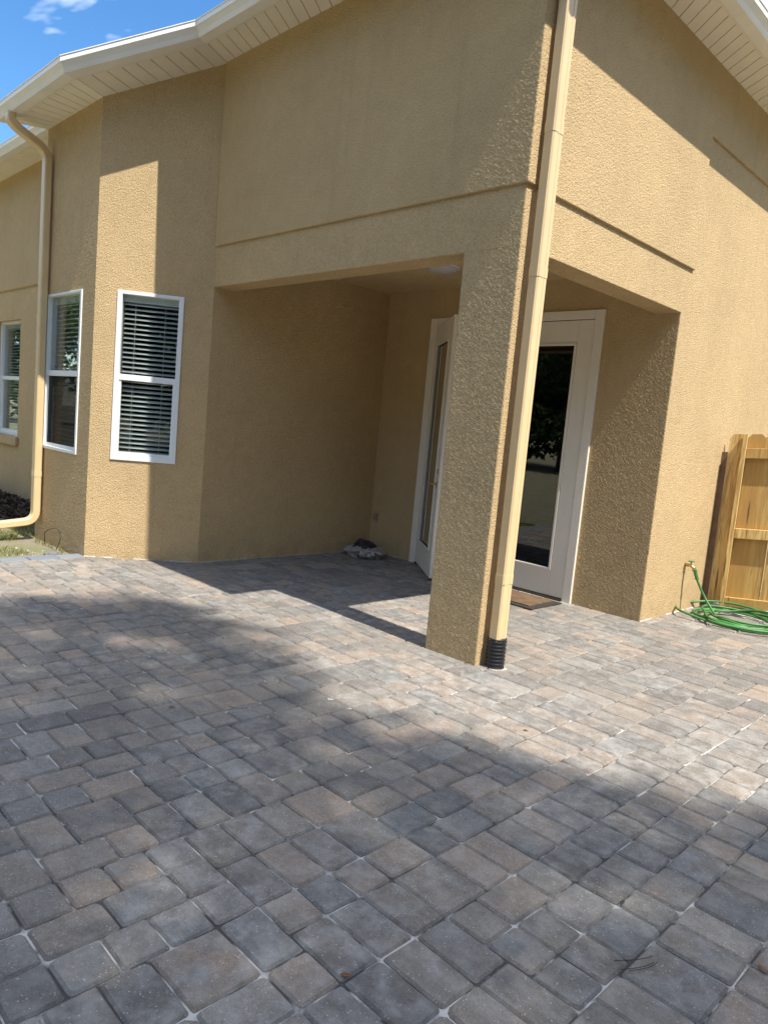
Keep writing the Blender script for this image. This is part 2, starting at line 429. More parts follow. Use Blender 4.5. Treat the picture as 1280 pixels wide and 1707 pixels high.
# ================================================================= HOUSE
def fine(mb, o, ax, ay, az, nx, ny, nz, faces):
    """box with its named faces divided into small cells (the stucco relief is displaced), cells welded at the corners"""
    o = np.array(o, float); ax, ay, az = (np.array(q, float) for q in (ax, ay, az)); idx = {}; base = len(mb.v); N = (nx, ny, nz)
    def vid(i, j, k):
        key = (i, j, k)
        if key not in idx:
            idx[key] = len(mb.v); mb.v.append(tuple(o + ax * (i / nx) + ay * (j / ny) + az * (k / nz)))
        return idx[key]
    for fc in faces:
        a = 'xyz'.index(fc[1]); w_ = N[a] if fc[0] == '+' else 0; p_, q_ = (a + 1) % 3, (a + 2) % 3
        for i in range(N[p_]):
            for j in range(N[q_]):
                ids = []
                for di, dj in ((0, 0), (1, 0), (1, 1), (0, 1)):
                    t_ = [0, 0, 0]; t_[a] = w_; t_[p_] = i + di; t_[q_] = j + dj; ids.append(vid(*t_))
                mb.f.append(tuple(ids if fc[0] == '+' else ids[::-1]))
    return mb
def fbox(mb, x0, x1, y0, y1, z0, z1, faces, st=.009):
    n = [max(1, int(round(q / st))) for q in (x1 - x0, y1 - y0, z1 - z0)]
    return fine(mb, (x0, y0, z0), (x1 - x0, 0, 0), (0, y1 - y0, 0), (0, 0, z1 - z0), *n, faces)
def WF(mb, name='wall'): return mb.out(name, M_STUCCO, house, smooth=True, fix=False)
house = tag(empty('stucco_house'), 'tan stucco house with a covered corner porch and a bay window', 'house')
def W(mb, name='wall', mat=None): return mb.out(name, mat or M_STUCCO, house)

DX0, DX1, DZ = -2.574, -.634, 2.52
WF(fbox(MB(), -WP, 0, 0, .2, -.05, ZO + .006, ('-x', '+x', '-y', '+y')), 'porch_post')
# header and upper wall of the side with the wide opening
mb = MB(); fbox(mb, XL, 0, 0, .2, ZO, ZG, ('-y', '-z', '+x', '+y')); fbox(mb, XL, PR, -PR, .2, ZG + .0005, ZT, ('-y', '+x', '-z')); WF(mb)
# header and upper wall of the sunny side, with the tall wall beyond the porch
mb = MB(); fbox(mb, -.2, 0, .199, YQ, ZO, ZG, ('+x', '-z', '-x')); fbox(mb, -.2, PR, .199, 2.262, ZG + .0005, ZT, ('+x', '-z')); fbox(mb, -.02, PR, 2.20, 2.262, ZG + .0005, 3.80, ('+y',))
fbox(mb, -.25, 0, YQ, 4.3, -.05, ZO, ('+x', '-y')); fbox(mb, -.25, 0, YQ, 4.3, ZO, ZG, ('+x',)); fbox(mb, -.25, -.19, YQ, 4.3, ZO, ZG, ('-y',)); fbox(mb, -.2, 0, 2.262, 4.3, ZG, 3.80, ('+x',)); fbox(mb, -.2, PR, 2.262, 4.3, 3.8005, ZT, ('+x', '-z')); WF(mb)
W(MB().box(-.2, -.0005, 4.299, 9, -.05, ZT))
W(MB().box(-.19, -.02, YQ + .02, 4.3, -.05, ZT).box(-.19, -.02, .02, YQ + .02, ZG + .02, ZT).box(XL, -.19, .02, .19, ZG + .02, ZT), 'wall_core', M_ROOM)
# back wall of the porch round the door
mb = MB(); fbox(mb, XL, DX0 + .06, YQ, YQ + .2, -.05, 2.95, ('-y',), .012); fbox(mb, DX1 - .06, -.249, YQ, YQ + .2, -.05, 2.95, ('-y',)); fbox(mb, DX0 + .06, DX1 - .06, YQ, YQ + .2, DZ - .06, 2.95, ('-y', '-z'), .012)
fbox(mb, -.25, -.199, YQ, YQ + .2, ZG, 2.95, ('-y',), .012); WF(mb)
# left wall of the porch
mb = MB(); fbox(mb, XL - .2, XL, 0.0, YQ + .2, -.05, 2.95, ('+x',), .012); WF(mb)
W(MB().box(XL + .0005, -.2005, .2005, YQ - .0005, ZCE, ZCE + .1), 'porch_ceiling', M_CEIL)

def holed(o, d, n, length, z0, top0, top1, hole, th=.15, st=.009):
    """wall panel from o along d with one window hole (s0,s1,za,zb); its top runs from top0 to top1"""
    o, d, n = Vector(o), Vector(d), Vector(n); mb = MB(); s0, s1, za, zb = hole
    tz = lambda s: top0 + (top1 - top0) * s / length
    def lin(*br):
        out = []
        for a_, b_ in zip(br, br[1:]):
            k_ = max(1, int(round((b_ - a_) / st))); out += [a_ + (b_ - a_) * i / k_ for i in range(k_)]
        return out + [br[-1]]
    S = lin(0, s0, s1, length); Zs = lin(z0, za, zb, min(top0, top1)); nz = len(Zs); ntop = int(max(1, abs(top0 - top1) / st)) if top0 != top1 else 0
    for q in S:
        for z in Zs: mb.v.append(tuple(o + d * q + Vector((0, 0, z))))
    for i in range(len(S) - 1):
        for j in range(nz - 1):
            if s0 - 1e-6 <= S[i] and S[i + 1] <= s1 + 1e-6 and za - 1e-6 <= Zs[j] and Zs[j + 1] <= zb + 1e-6: continue
            k_ = i * nz + j; q4 = (k_, k_ + nz, k_ + nz + 1, k_ + 1); mb.f.append(q4)
    if ntop:
        b0 = len(mb.v); m_ = ntop + 1
        for q in S:
            for j in range(m_): mb.v.append(tuple(o + d * q + Vector((0, 0, Zs[-1] + (tz(q) - Zs[-1]) * j / ntop))))
        for i in range(len(S) - 1):
            for j in range(ntop):
                k_ = b0 + i * m_ + j; mb.f.append((k_, k_ + m_, k_ + m_ + 1, k_ + 1))
    if d.cross(Vector((0, 0, 1))).dot(n) < 0: mb.f = [q[::-1] for q in mb.f]
    P4 = lambda q, z, t_: o + d * q + Vector((0, 0, z)) - n * t_
    for (qa, zA), (qb, zB) in (((s0, za), (s1, za)), ((s0, zb), (s1, zb)), ((s0, za), (s0, zb)), ((s1, za), (s1, zb))):
        mb.add([P4(qa, zA, -.0), P4(qb, zB, -.0), P4(qb, zB, th), P4(qa, zA, th)], [(0, 1, 2, 3)])
    return mb
C0 = Vector((XL, 0, 0)); C1 = Vector((XL - BX, -BY, 0)); C2 = Vector((XL - BX - BC, -BY, 0)); C3 = Vector((XL - 2 * BX - BC, 0, 0))
L2 = (C1 - C0).length; D2 = (C1 - C0) / L2; N2 = Vector((-D2.y, D2.x, 0)); N2 = N2 if N2.y < 0 else -N2
WZ0, WZ1 = .885, 2.345
WF(holed(C0, D2, N2, L2, -.05, ZT, ZT - RS * BY, (.2482 * L2 + .004, .8121 * L2 - .004, WZ0 + .004, WZ1 - .004)))
WF(holed(C1, (-1, 0, 0), (0, -1, 0), BC, -.05, ZT - RS * BY, ZT - RS * BY, (.2569 + .004, 1.0639 - .004, WZ0 + .004, WZ1 - .004)))
D3 = (C3 - C2) / L2; N3 = Vector((-.813, -.582, 0))
W(MB().slab([C2 + Vector((0, 0, -.05)), C3 + Vector((0, 0, -.05)), C3 + Vector((0, 0, ZT)), C2 + Vector((0, 0, ZT - RS * BY))], N3 * -.15))
# wall beyond the bay
W0X0, W0X1, W0Z0, W0Z1 = -9.05, -8.06, .80, 2.385
WF(holed((C3.x, 0, 0), (-1, 0, 0), (0, -1, 0), 8.6, -.1, ZG - .02, ZG - .02, (C3.x - W0X1, C3.x - W0X0, W0Z0, W0Z1), .2, .03))
mb = MB(); fbox(mb, C3.x - 8.6, C3.x, -PR, .2, ZG - .0195, ZT, ('-y', '-z'), .03); WF(mb)
# far sides and interior so that the house is closed
W(MB().box(-14.4, -.2005, 8.8, 9, -.1, ZT).box(-14.4, -14.2, .2005, 8.7995, -.1, ZT))
MB().box(-14.19, -.2006, YQ + .21, 8.79, -.08, -.02).out('floor_slab', M_ROOM, house)
MB().box(-14.19, XL - .21, .21, YQ + .2, -.08, -.021).out('floor_slab', M_ROOM, house)
MB().box(-14.19, -.2008, 4.6, 4.65, -.019, 4.2).out('partition', M_ROOM, house)
MB().box(-14.19, XL - .206, .21, 4.59, 2.9, 2.93).box(XL - .204, -.21, YQ + .21, 4.59, 2.96, 2.99).out('room_ceiling', M_ROOM, house)

m = MB()
for a_, b_, nrm in (((XL, 0), (XL - BX, -BY), (N2.x, N2.y)), ((XL, 0), (XL, YQ), (1, 0)), ((0, YQ), (0, 4.3), (1, 0)), ((XL, YQ), (DX0, YQ), (0, -1))):
    nn = 40
    for k in range(nn):
        if noise.noise(Vector((k * .31, a_[0] * 3.1, a_[1] * 2.7 + b_[1]))) < -.05: continue
        p0 = Vector((a_[0] + (b_[0] - a_[0]) * k / nn, a_[1] + (b_[1] - a_[1]) * k / nn, 0)); p1 = Vector((a_[0] + (b_[0] - a_[0]) * (k + 1) / nn, a_[1] + (b_[1] - a_[1]) * (k + 1) / nn, 0)); nv = Vector((*nrm, 0))
        wd_ = .006 + .005 * noise.noise(Vector((k * .9, 4, 1)))
        m.add([p0, p1, p1 + nv * wd_, p0 + nv * wd_, p0 + Vector((0, 0, .008)), p1 + Vector((0, 0, .008))], [(4, 5, 2, 3), (0, 3, 4), (1, 5, 2), (0, 1, 2, 3)])
tag(m.out('base_caulk', M_CAULK, house), kind='stuff')
# ---- eaves: fascia and gutter swept along the eave line
def offset_path(walls, d):
    pts = []
    for i, pnt in enumerate(walls):
        ns = []
        for a, b in ((i - 1, i), (i, i + 1)):
            if a < 0 or b >= len(walls): continue
            t = Vector(walls[b]) - Vector(walls[a]); t.z = 0; t.normalize(); ns.append(Vector((t.y, -t.x, 0)))
        if len(ns) == 1: off = ns[0]
        else:
            mvec = (ns[0] + ns[1]).normalized(); off = mvec / max(.2, mvec.dot(ns[0]))
        pts.append((Vector(pnt) + off * d, off))
    return pts
EAVE = [(-14.2, 0, ZS), (C3.x, 0, ZS), (C2.x, C2.y, ZS - RS * BY), (C1.x, C1.y, ZS - RS * BY), (C0.x, C0.y, ZS), (0, 0, ZS), (0, 9, ZS)]
OV = .31
def sweep(prof, name, mat, parent, smooth=False):
    path = offset_path(EAVE, OV); n = len(prof); mb = MB(); v = []
    for pnt, off in path:
        v += [pnt + off * o + Vector((0, 0, z)) for o, z in prof]
    f = [(i * n + k, i * n + (k + 1) % n, (i + 1) * n + (k + 1) % n, (i + 1) * n + k) for i in range(len(path) - 1) for k in range(n)]
    f += [tuple(range(n)), tuple(range(len(v) - n, len(v)))]
    mb.add(v, f); return mb.out(name, mat, parent)
sweep([(-.022, -.012), (0, -.012), (0, .13), (-.022, .13)], 'fascia', M_TRIM, house)
gut = sweep([(.002, -.018), (.082, -.018), (.089, -.006), (.097, .012), (.118, .036), (.128, .044), (.1285, .078), (.134, .080), (.134, .086), (.120, .086), (.117, .072), (.002, .070)], 'gutter', M_GUTTER, house)

# ---- soffit: backing with one object for each vinyl panel
pth = [q for q, _ in offset_path(EAVE, OV - .024)]
sb = MB()
for i in range(len(EAVE) - 1):
    a, b, c, d = Vector(EAVE[i]), Vector(EAVE[i + 1]), pth[i + 1], pth[i]
    sb.slab([q + Vector((0, 0, .012)) for q in (a, b, c, d)], (0, 0, .02))
soffit = sb.out('soffit', M_SOFFIT, house)
for i in range(len(EAVE) - 1):
    a, b, c, d = Vector(EAVE[i]), Vector(EAVE[i + 1]), pth[i + 1], pth[i]
    lo = max((b - a).length, (c - d).length); n = max(2, int(round((b - a).length / .125)))
    if i == 0: rngk = range(n - 30, n)
    elif i == len(EAVE) - 2: rngk = range(0, 44)
    else: rngk = range(n)
    t = (b - a).normalized()
    for k in rngk:
        g0, g1 = (k + .035) / n, (k + .965) / n
        quad = [a.lerp(b, g0), a.lerp(b, g1), d.lerp(c, g1), d.lerp(c, g0)]
        # panels run square to the wall away from mitres
        MB().slab(quad, (0, 0, .0105)).out('soffit_panel', M_SOFFIT, soffit)

# ---- roof, one sloping plane on each side, running on down over the bay
e = [q for q, _ in offset_path(EAVE, OV + .04)]
RZ = .135
rp = [q + Vector((0, 0, RZ - RS * .04)) for q in e[:6]]
RH = 4.6
ap1 = Vector((-RH - 0, RH, ZS + RZ + RS * (RH + OV)))
rA = rp + [ap1, Vector((-14.3, RH, ap1.z))]
rB = [rp[5], e[6] + Vector((0, .3, RZ - RS * .04)), Vector((-RH, 9.3, ap1.z)), ap1]
rC = [Vector((-14.3, RH, ap1.z)), ap1, Vector((-RH, 9.3, ap1.z)), Vector((-14.3, 9.3, ap1.z - .6))]
MB().slab(rA, (0, 0, .03)).slab(rB, (0, 0, .03)).slab(rC, (0, 0, .03)).out('roof', M_SHINGLE, house)

# ---- windows
def window(o, d, n, wdt, z0, z1, rail, fr=.042, recess=.0, screen=False):
    o, d, n = Vector(o), Vector(d), Vector(n); up = Vector((0, 0, 1))
    def b(mb, s0, s1, za, zb, d0, d1):
        mb.obox(o + d * ((s0 + s1) / 2) + up * ((za + zb) / 2) + n * ((d0 + d1) / 2), d, n, up, (s1 - s0) / 2, (d1 - d0) / 2, (zb - za) / 2)
    r = -recess; mb = MB()
    b(mb, 0, fr, z0, z1, r - .14, r + .012); b(mb, wdt - fr, wdt, z0, z1, r - .14, r + .012)
    b(mb, fr, wdt - fr, z1 - fr * .7, z1, r - .07, r + .0115); b(mb, fr, wdt - fr, z0, z0 + fr, r - .07, r + .0115)
    win = bevel(mb.out('window', M_WHITE, house), .003)
    mr = MB(); b(mr, fr, wdt - fr, rail - .026, rail + .026, r - .05, r - .004); bevel(mr.out('meeting_rail', M_WHITE, win), .003)
    st = MB()
    for s0, s1 in ((fr, fr + .018), (wdt - fr - .018, wdt - fr)): b(st, s0, s1, z0 + fr, rail - .026, r - .045, r - .012)
    b(st, fr + .018, wdt - fr - .018, z0 + fr, z0 + fr + .03, r - .045, r - .012)
    st.out('lower_sash', M_WHITE, win)
    g1 = MB(); b(g1, fr, wdt - fr, rail + .026, z1 - fr * .7, r - .034, r - .030); g1.out('upper_pane', M_GLASS, win)
    g2 = MB(); b(g2, fr, wdt - fr, z0 + fr, rail - .026, r - .034, r - .030); g2.out('lower_pane', M_GLASS, win)
    if screen:
        sc = MB(); b(sc, fr + .018, wdt - fr - .018, z0 + fr + .03, rail - .026, r - .018, r - .016); sc.out('insect_screen', M_SCREEN, win)
    return win

def blind(o, d, n, wdt, z0, z1, label, depth=.075, tilt=.42):
    o, d, n = Vector(o), Vector(d), Vector(n); up = Vector((0, 0, 1))
    c = o + d * (wdt / 2) - n * depth
    root = tag(empty('venetian_blind', (c.x, c.y, z0)), label, 'blind', 'white venetian blinds in the windows')
    inv = Vector((c.x, c.y, z0))
    MB().obox(c + up * (z1 - .035) - inv, d, n, up, wdt / 2, .028, .03).out('head_rail', M_SLAT, root)
    sl = n * math.cos(tilt) + up * -math.sin(tilt); su = n * math.sin(tilt) + up * math.cos(tilt)
    first = None; z = z0 + .03; k = 0
    while z < z1 - .075:
        if first is None:
            m = MB(); hw = wdt / 2 - .006; v = []
            for s in (-1, 1):
                for q in range(5):
                    t = (q - 2) / 2; v.append(d * (s * hw) + sl * (t * .0245) + su * (.0035 * (1 - t * t)))
            m.add(v, [(q, q + 1, q + 6, q + 5) for q in range(4)])
            first = m.out('slat', M_SLAT, root, smooth=True, loc=(0, 0, z - z0)); so = first.modifiers.new('thickness', 'SOLIDIFY'); so.thickness = .0028
        else: dup(first, root, (0, 0, z - z0))
        z += .0415
    MB().obox(c + up * (z0 + .012) - inv, d, n, up, wdt / 2 - .006, .025, .009).out('bottom_rail', M_SLAT, root)
    for s in (.24, .78):
        pc = c + d * ((s - .5) * wdt) - inv
        MB().tube([pc + n * .027 + up * z0, pc + n * .027 + up * (z1 - .04)], .0022, 6).out('ladder_cord', M_SLAT, root)
s0, s1 = .2482 * L2, .8121 * L2
window(C0 + D2 * s0, D2, N2, s1 - s0, WZ0, WZ1, 1.61)
blind(C0 + D2 * (s0 + .045), D2, N2, s1 - s0 - .09, WZ0 + .045, WZ1 - .02, 'white venetian blind behind the half sunlit bay window beside the porch')
window(C1 + Vector((-.2569, 0, 0)), (-1, 0, 0), (0, -1, 0), .807, WZ0, WZ1, 1.61, .03, screen=True)
blind(C1 + Vector((-.2569 - .034, 0, 0)), (-1, 0, 0), (0, -1, 0), .738, WZ0 + .045, WZ1 - .02, 'white venetian blind in the shaded bay window beside the left downspout', .085, .42)
window(Vector((W0X1, 0, 0)), (-1, 0, 0), (0, -1, 0), W0X1 - W0X0, W0Z0, W0Z1, 1.60, .045, recess=.07)
blind(Vector((W0X1 - .05, 0, 0)), (-1, 0, 0), (0, -1, 0), W0X1 - W0X0 - .1, W0Z0 + .045, W0Z1 - .02, 'white venetian blind in the recessed window at the left picture edge', .155, .42)
bevel(MB().box(W0X0 - .06, W0X1 + .06, -.045, -.0005, W0Z0 - .12, W0Z0 - .002).out('window_sill', M_STUCCO, house), .006)

# ---- french door: casing, fixed right leaf shut, left leaf standing ajar
dfr = bevel(MB().box(DX0, DX0 + .085, YQ - .022, YQ + .12, -.01, DZ).box(DX1 - .085, DX1, YQ - .022, YQ + .12, -.01, DZ)
            .box(DX0 + .0855, DX1 - .0855, YQ - .022, YQ + .12, DZ - .075, DZ).out('door_frame', M_DOOR, house), .004)
bevel(MB().box(DX0 + .0855, DX1 - .0855, YQ - .03, YQ + .14, -.012, .018).out('threshold', M_BRONZE, house), .004)
def leaf(hinge, dx, ang, wdt):
    """dx=+1: leaf runs towards +x from its hinge; ang opens it outwards"""
    mb = MB(); h0, h1 = .024, 2.438; st, bt, tp = .145, .225, .19; t = .0225
    for a, b, z0, z1 in ((0, st, h0, h1), (wdt - st, wdt, h0, h1), (st, wdt - st, h0, h0 + bt), (st, wdt - st, h1 - tp, h1)):
        mb.box(min(a * dx, b * dx), max(a * dx, b * dx), -t, t, z0, z1)
    o = bevel(mb.out('door', M_DOOR, house), .003); o.location = hinge; o.rotation_euler = (0, 0, ang)
    bd = MB(); g0, g1, gz0, gz1 = st, wdt - st, h0 + bt, h1 - tp
    for a, b, z0, z1 in ((g0, g0 + .024, gz0, gz1), (g1 - .024, g1, gz0, gz1), (g0 + .024, g1 - .024, gz0, gz0 + .024), (g0 + .024, g1 - .024, gz1 - .024, gz1)):
        bd.box(min(a * dx, b * dx), max(a * dx, b * dx), -t - .009, -t + .004, z0 + .0003, z1 - .0003)
    bevel(bd.out('glazing_bead', M_DOOR, o), .004)
    MB().box(min(g0 * dx, g1 * dx), max(g0 * dx, g1 * dx), -.006, .002, gz0, gz1).out('pane', M_DGLASS, o)
    for hz in (.36, .96, 1.59, 2.21):
        MB().tube([(-.008 * dx, -t - .004, hz - .05), (-.008 * dx, -t - .004, hz + .05)], .007, 8).out('hinge', M_BRONZE, o)
    return o
LW = (DX1 - DX0 - .17) / 2 - .006
leaf((DX1 - .0885, YQ + .012, 0), -1, 0., LW)
ll = leaf((DX0 + .0885, YQ + .002, 0), 1, -math.radians(38), LW)
hm = MB().lathe([(.026, 0), (.026, .006), (.012, .01)], (0, 0, 0), 14)
hv = [(LW - .07 + 0 * a, -.0225 - c, .90 + b) for a, b, c in [(0, q[1], q[2]) for q in hm.v]]
hv = [(LW - .07 + q[0], -.0225 - q[2], .90 + q[1]) for q in hm.v]
mbh = MB().add(hv, hm.f); mbh.tube([(LW - .07, -.03, .90), (LW - .07, -.075, .90), (LW - .09, -.082, .90), (LW - .18, -.082, .895)], [.008, .008, .009, .007], 8)
mbh.add([(q[0], q[1], q[2] + .12) for q in hv], hm.f)
mbh.out('handle', M_BRASS, ll, smooth=True)

# ---- downspouts
def rect_pipe(path, hw, hd, side, n_rib=0):
    """rectangular pipe along a path lying in a vertical plane; side = horizontal vector across the pipe's face"""
    path = [Vector(q) for q in path]; side = Vector(side); mb = MB(); v = []; m = 12
    for i, q in enumerate(path):
        t = (path[min(i + 1, len(path) - 1)] - path[max(i - 1, 0)]).normalized(); b = t.cross(side).normalized()
        ring = [(-1, -.72), (-.8, -1), (-.32, -1), (-.24, -.9), (.24, -.9), (.32, -1), (.8, -1), (1, -.72), (1, .72), (.8, 1), (-.8, 1), (-1, .72)]
        v += [q + side * (hw * x) + b * (hd * y) for x, y in ring]
    f = [(i * m + k, i * m + (k + 1) % m, (i + 1) * m + (k + 1) % m, (i + 1) * m + k) for i in range(len(path) - 1) for k in range(m)]
    f += [tuple(range(m)), tuple(range(len(v) - m, len(v)))]
    return mb.add(v, f)
def curve(pts, n=5, r=.09):
    """round the corners of a polyline"""
    pts = [Vector(q) for q in pts]; out = [pts[0]]
    for a, b, c in zip(pts, pts[1:], pts[2:]):
        p0 = b + (a - b).normalized() * min(r, (a - b).length * .45); p1 = b + (c - b).normalized() * min(r, (c - b).length * .45)
        for k in range(n + 1):
            t = k / n; out.append(p0.lerp(b, t).lerp(b.lerp(p1, t), t))
    return out + [pts[-1]]
DSX, DSY = .071, .098
ds = rect_pipe([(DSX, DSY, .170), (DSX, DSY, 3.95)] , .048, .035, (0, 1, 0)).out('downspout', M_DOWN, house)
rect_pipe(curve([(DSX, DSY, 3.9505), (DSX, DSY, 4.0), (.37, DSY, 4.18), (.37, DSY, 4.288)], 5, .06), .046, .034, (0, 1, 0)).out('elbow', M_DOWN, ds)
for z in (.52, 2.30, 3.08):
    rect_pipe([(DSX, DSY, z), (DSX, DSY, z + .055)], .0500, .0370, (0, 1, 0)).out('joint_sleeve', M_DOWN, ds)
prof = [(.046, 0)]
for k in range(8):
    z = .004 + k * .0225; prof += [(.0535, z), (.059, z + .006), (.059, z + .012), (.052, z + .0165)]
prof += [(.0575, .187), (.0575, .1885), (.05, .1885)]
MB().lathe(prof, (DSX, DSY, -.004), 28).out('drain_pipe', M_BLACK, ds, smooth=True)
mp_ = [(DSX + .012 + (.062 + .03 * noise.noise(Vector((math.cos(a_ * .3) * 2, math.sin(a_ * .3) * 2, 3)))) * math.cos(a_ * .3), DSY + (.062 + .03 * noise.noise(Vector((math.cos(a_ * .3) * 2, math.sin(a_ * .3) * 2, 3)))) * math.sin(a_ * .3), .0015) for a_ in range(21)]
MB().slab(mp_, (0, 0, .003)).out('mortar_patch', M_CAULK, ds)
# left one, on the bay, with gooseneck at the gutter and a shoe turned out over the bed
X1 = -4.86
d1 = rect_pipe(curve([(X1, -1.185, ZS - RS * BY - .017), (X1, -1.185, 3.79), (X1, -.855, 3.64), (X1, -.855, .16), (X1 - .05, -1.9, .045)], 6, .10), .045, .034, (1, 0, 0)).out('downspout', M_DOWN, house)
for z in (.60, 2.10):
    rect_pipe([(X1, -.855, z), (X1, -.855, z + .05)], .0475, .0365, (1, 0, 0)).out('joint_sleeve', M_DOWN, d1)

# ================================================================= THINGS ROUND THE PORCH
# ceiling light
lt = tag(empty('ceiling_light', (-1.80, 1.36, ZCE)), 'white opal dome light on the porch ceiling', 'lamp')
MB().lathe([(.15, 0), (.15, -.010), (.14, -.012)], (0, 0, 0), 32).out('base_ring', M_WHITE, lt, smooth=False)
MB().lathe([(.138, -.010), (.134, -.022), (.116, -.036), (.08, -.046), (.04, -.051), (.004, -.052)], (0, 0, 0), 32).out('glass_dome', M_OPAL, lt, smooth=True)
# outlet
ol = tag(empty('wall_outlet', (-3.135, YQ, .39)), 'small outlet cover low on the porch back wall', 'outlet')
bevel(MB().box(-.036, .036, -.012, -.0005, -.058, .058).out('cover', mat_plain('outlet_cover', (.42, .33, .19), .5), ol), .003)
bevel(MB().box(-.026, .026, -.03, -.0121, -.035, .04).out('flap', mat_plain('outlet_flap', (.30, .24, .15), .5), ol), .003)

# door mat
def mat_coir():
    t = NT('coir'); v = t.obj(); n = t.noise(v, 160, 3, .7); b = t.noise(v, 9, 3, .6)
    c = t.mix(n, (.07, .04, .02), (.24, .145, .075)); c = t.mix(t.ramp(b, [(.45, 0.), (.6, .6)]), c, (.09, .05, .025))
    t.principled(c, .95, t.bump(n, 1., .006)); return t.m
mt = tag(empty('door_mat', (-1.09, 1.80, .002)), 'brown coir door mat with a dark border before the glass door', 'door mat')
bevel(MB().box(-.43, .43, -.22, .25, 0, .010).out('rubber_border', mat_plain('mat_rubber', (.03, .024, .02), .8, .3, 40, .002), mt), .003)
MB().box(-.37, .37, -.165, .195, .0101, .018).out('coir_panel', mat_coir(), mt)

# crumpled plastic bag with dark contents in the corner
def mat_film():
    t = NT('plastic_film'); v = t.obj(); n = t.noise(v, 18, 4, .6)
    t.principled(t.mix(n, (.20, .19, .185), (.48, .465, .45)), .3, t.bump(t.noise(v, 40, 4, .7), 1., .012), Transmission_Weight=.0); return t.m
bag = tag(empty('plastic_bag', (-2.93, 1.82, 0)), 'crumpled clear plastic bag with dark contents in the porch corner', 'bag')
def lump(rx, ry, h, seedv, nu=40, nv=16, top=1.0, amp=.16, rim=False):
    v, f = [], []
    for j in range(nv + 1):
        t = j / nv
        for i in range(nu):
            a = 2 * math.pi * i / nu; fold = noise.noise(Vector((math.cos(a) * 2.6, math.sin(a) * 2.6, t * 2.2 + seedv))) + .5 * noise.noise(Vector((math.cos(a) * 7, math.sin(a) * 7, t * 5 + seedv)))
            if rim: r = (.86 + .22 * math.sin(math.pi * min(1, t * 1.3)) - .45 * max(0, t - .72) / .28) * (1 + amp * fold); z = h * (t ** .8) * (1 + .3 * noise.noise(Vector((math.cos(a) * 1.7, math.sin(a) * 1.7, seedv + 9))) * t)
            else: r = math.cos(t * math.pi / 2 * .96) ** .6 * (1 + amp * fold); z = h * math.sin(t * math.pi / 2) * (1 + .18 * fold)
            v.append((rx * r * math.cos(a), ry * r * math.sin(a), max(.002, z)))
    for j in range(nv):
        for i in range(nu):
            f.append((j * nu + i, j * nu + (i + 1) % nu, (j + 1) * nu + (i + 1) % nu, (j + 1) * nu + i))
    if not rim: f.append(tuple(range(nv * nu, nv * nu + nu)))
    return v, f
v, f = lump(.20, .17, .12, 3.1, nu=72, nv=24, rim=True, amp=.40); obj('bag_film', v, f, mat_film(), bag, smooth=True)
v, f = lump(.15, .125, .165, 8.4, amp=.30); obj('contents', v, f, mat_plain('dark_bundle', (.018, .018, .026), .6, .3, 20), bag, smooth=True)

# spigot, hose
sp = tag(empty('hose_spigot', (0, 2.90, .425)), 'small brass spigot on the sunlit wall above the green hose', 'spigot')
m = MB(); m.tube([(-.01, 0, 0), (.05, 0, 0), (.075, 0, -.012), (.088, 0, -.045)], [.014, .014, .015, .015], 10); m.tube([(.052, 0, .0), (.052, 0, .035)], .007, 8)
m.out('spigot_body', M_BRASS, sp, smooth=True)
m = MB()
for k in range(6):
    a = k * math.pi / 3; m.tube([(.052, 0, .037), (.052 + .024 * math.cos(a), .024 * math.sin(a), .037)], .006, 6)
m.tube([(.052 + .024 * math.cos(a * math.pi / 8), .024 * math.sin(a * math.pi / 8), .037) for a in range(17)], .004, 6)
m.out('tap_handle', mat_plain('green_tap', (.04, .16, .06), .45), sp)
hrn = random.Random(5); pts = []
CC = Vector((.46, 3.02, 0)); a = 3.4
pts += [(.092, 2.90, .385), (.10, 2.905, .33), (.135, 2.93, .24), (.20, 2.96, .13), (.28, 2.95, .05), (.36, 2.86, .016)]
N = 330; a0 = -2.0
for k in range(N):
    t = k / N; a = a0 + t * 2 * math.pi * 6.3; lp = int(t * 6.3)
    wob = noise.noise(Vector((t * 9, 3.3, 0))); rr = .28 + .17 * wob + .06 * math.sin(a * .5 + lp * 1.7)
    cx_ = CC.x + .13 * noise.noise(Vector((lp * .8 + t * 3, 0, 5))); cy_ = CC.y + .17 * noise.noise(Vector((lp * .7 + t * 3, 7, 0)))
    z = .014 + .14 * max(0, noise.noise(Vector((a * .36, t * 9, 2.)))) + .010 * (lp % 5)
    pts.append((cx_ + (rr + .04) * math.cos(a), cy_ + (rr + .02) * math.sin(a), z))
pts += [(pts[-1][0] + .05, pts[-1][1] + .08, .06), (pts[-1][0] + .16, pts[-1][1] + .17, .075)]
# smooth the join
P = [Vector(q) for q in pts]
for it in range(3): P = [P[0]] + [(P[i - 1] + P[i] * 2 + P[i + 1]) / 4 for i in range(1, len(P) - 1)] + [P[-1]]
hose = tag(empty('garden_hose', (CC.x, CC.y, 0)), 'green garden hose coiled on the pavers below the wall spigot', 'hose')
hm = MB(); hm.tube([q - Vector((CC.x, CC.y, 0)) for q in P], .0098, 8); hm.out('tube', M_HOSE, hose, smooth=True)
m = MB(); m.tube([P[0] + Vector((-.002, 0, .012)) - Vector((CC.x, CC.y, 0)), P[1] - Vector((CC.x, CC.y, 0))], .0155, 10); m.out('coupling', M_HOSE, hose)

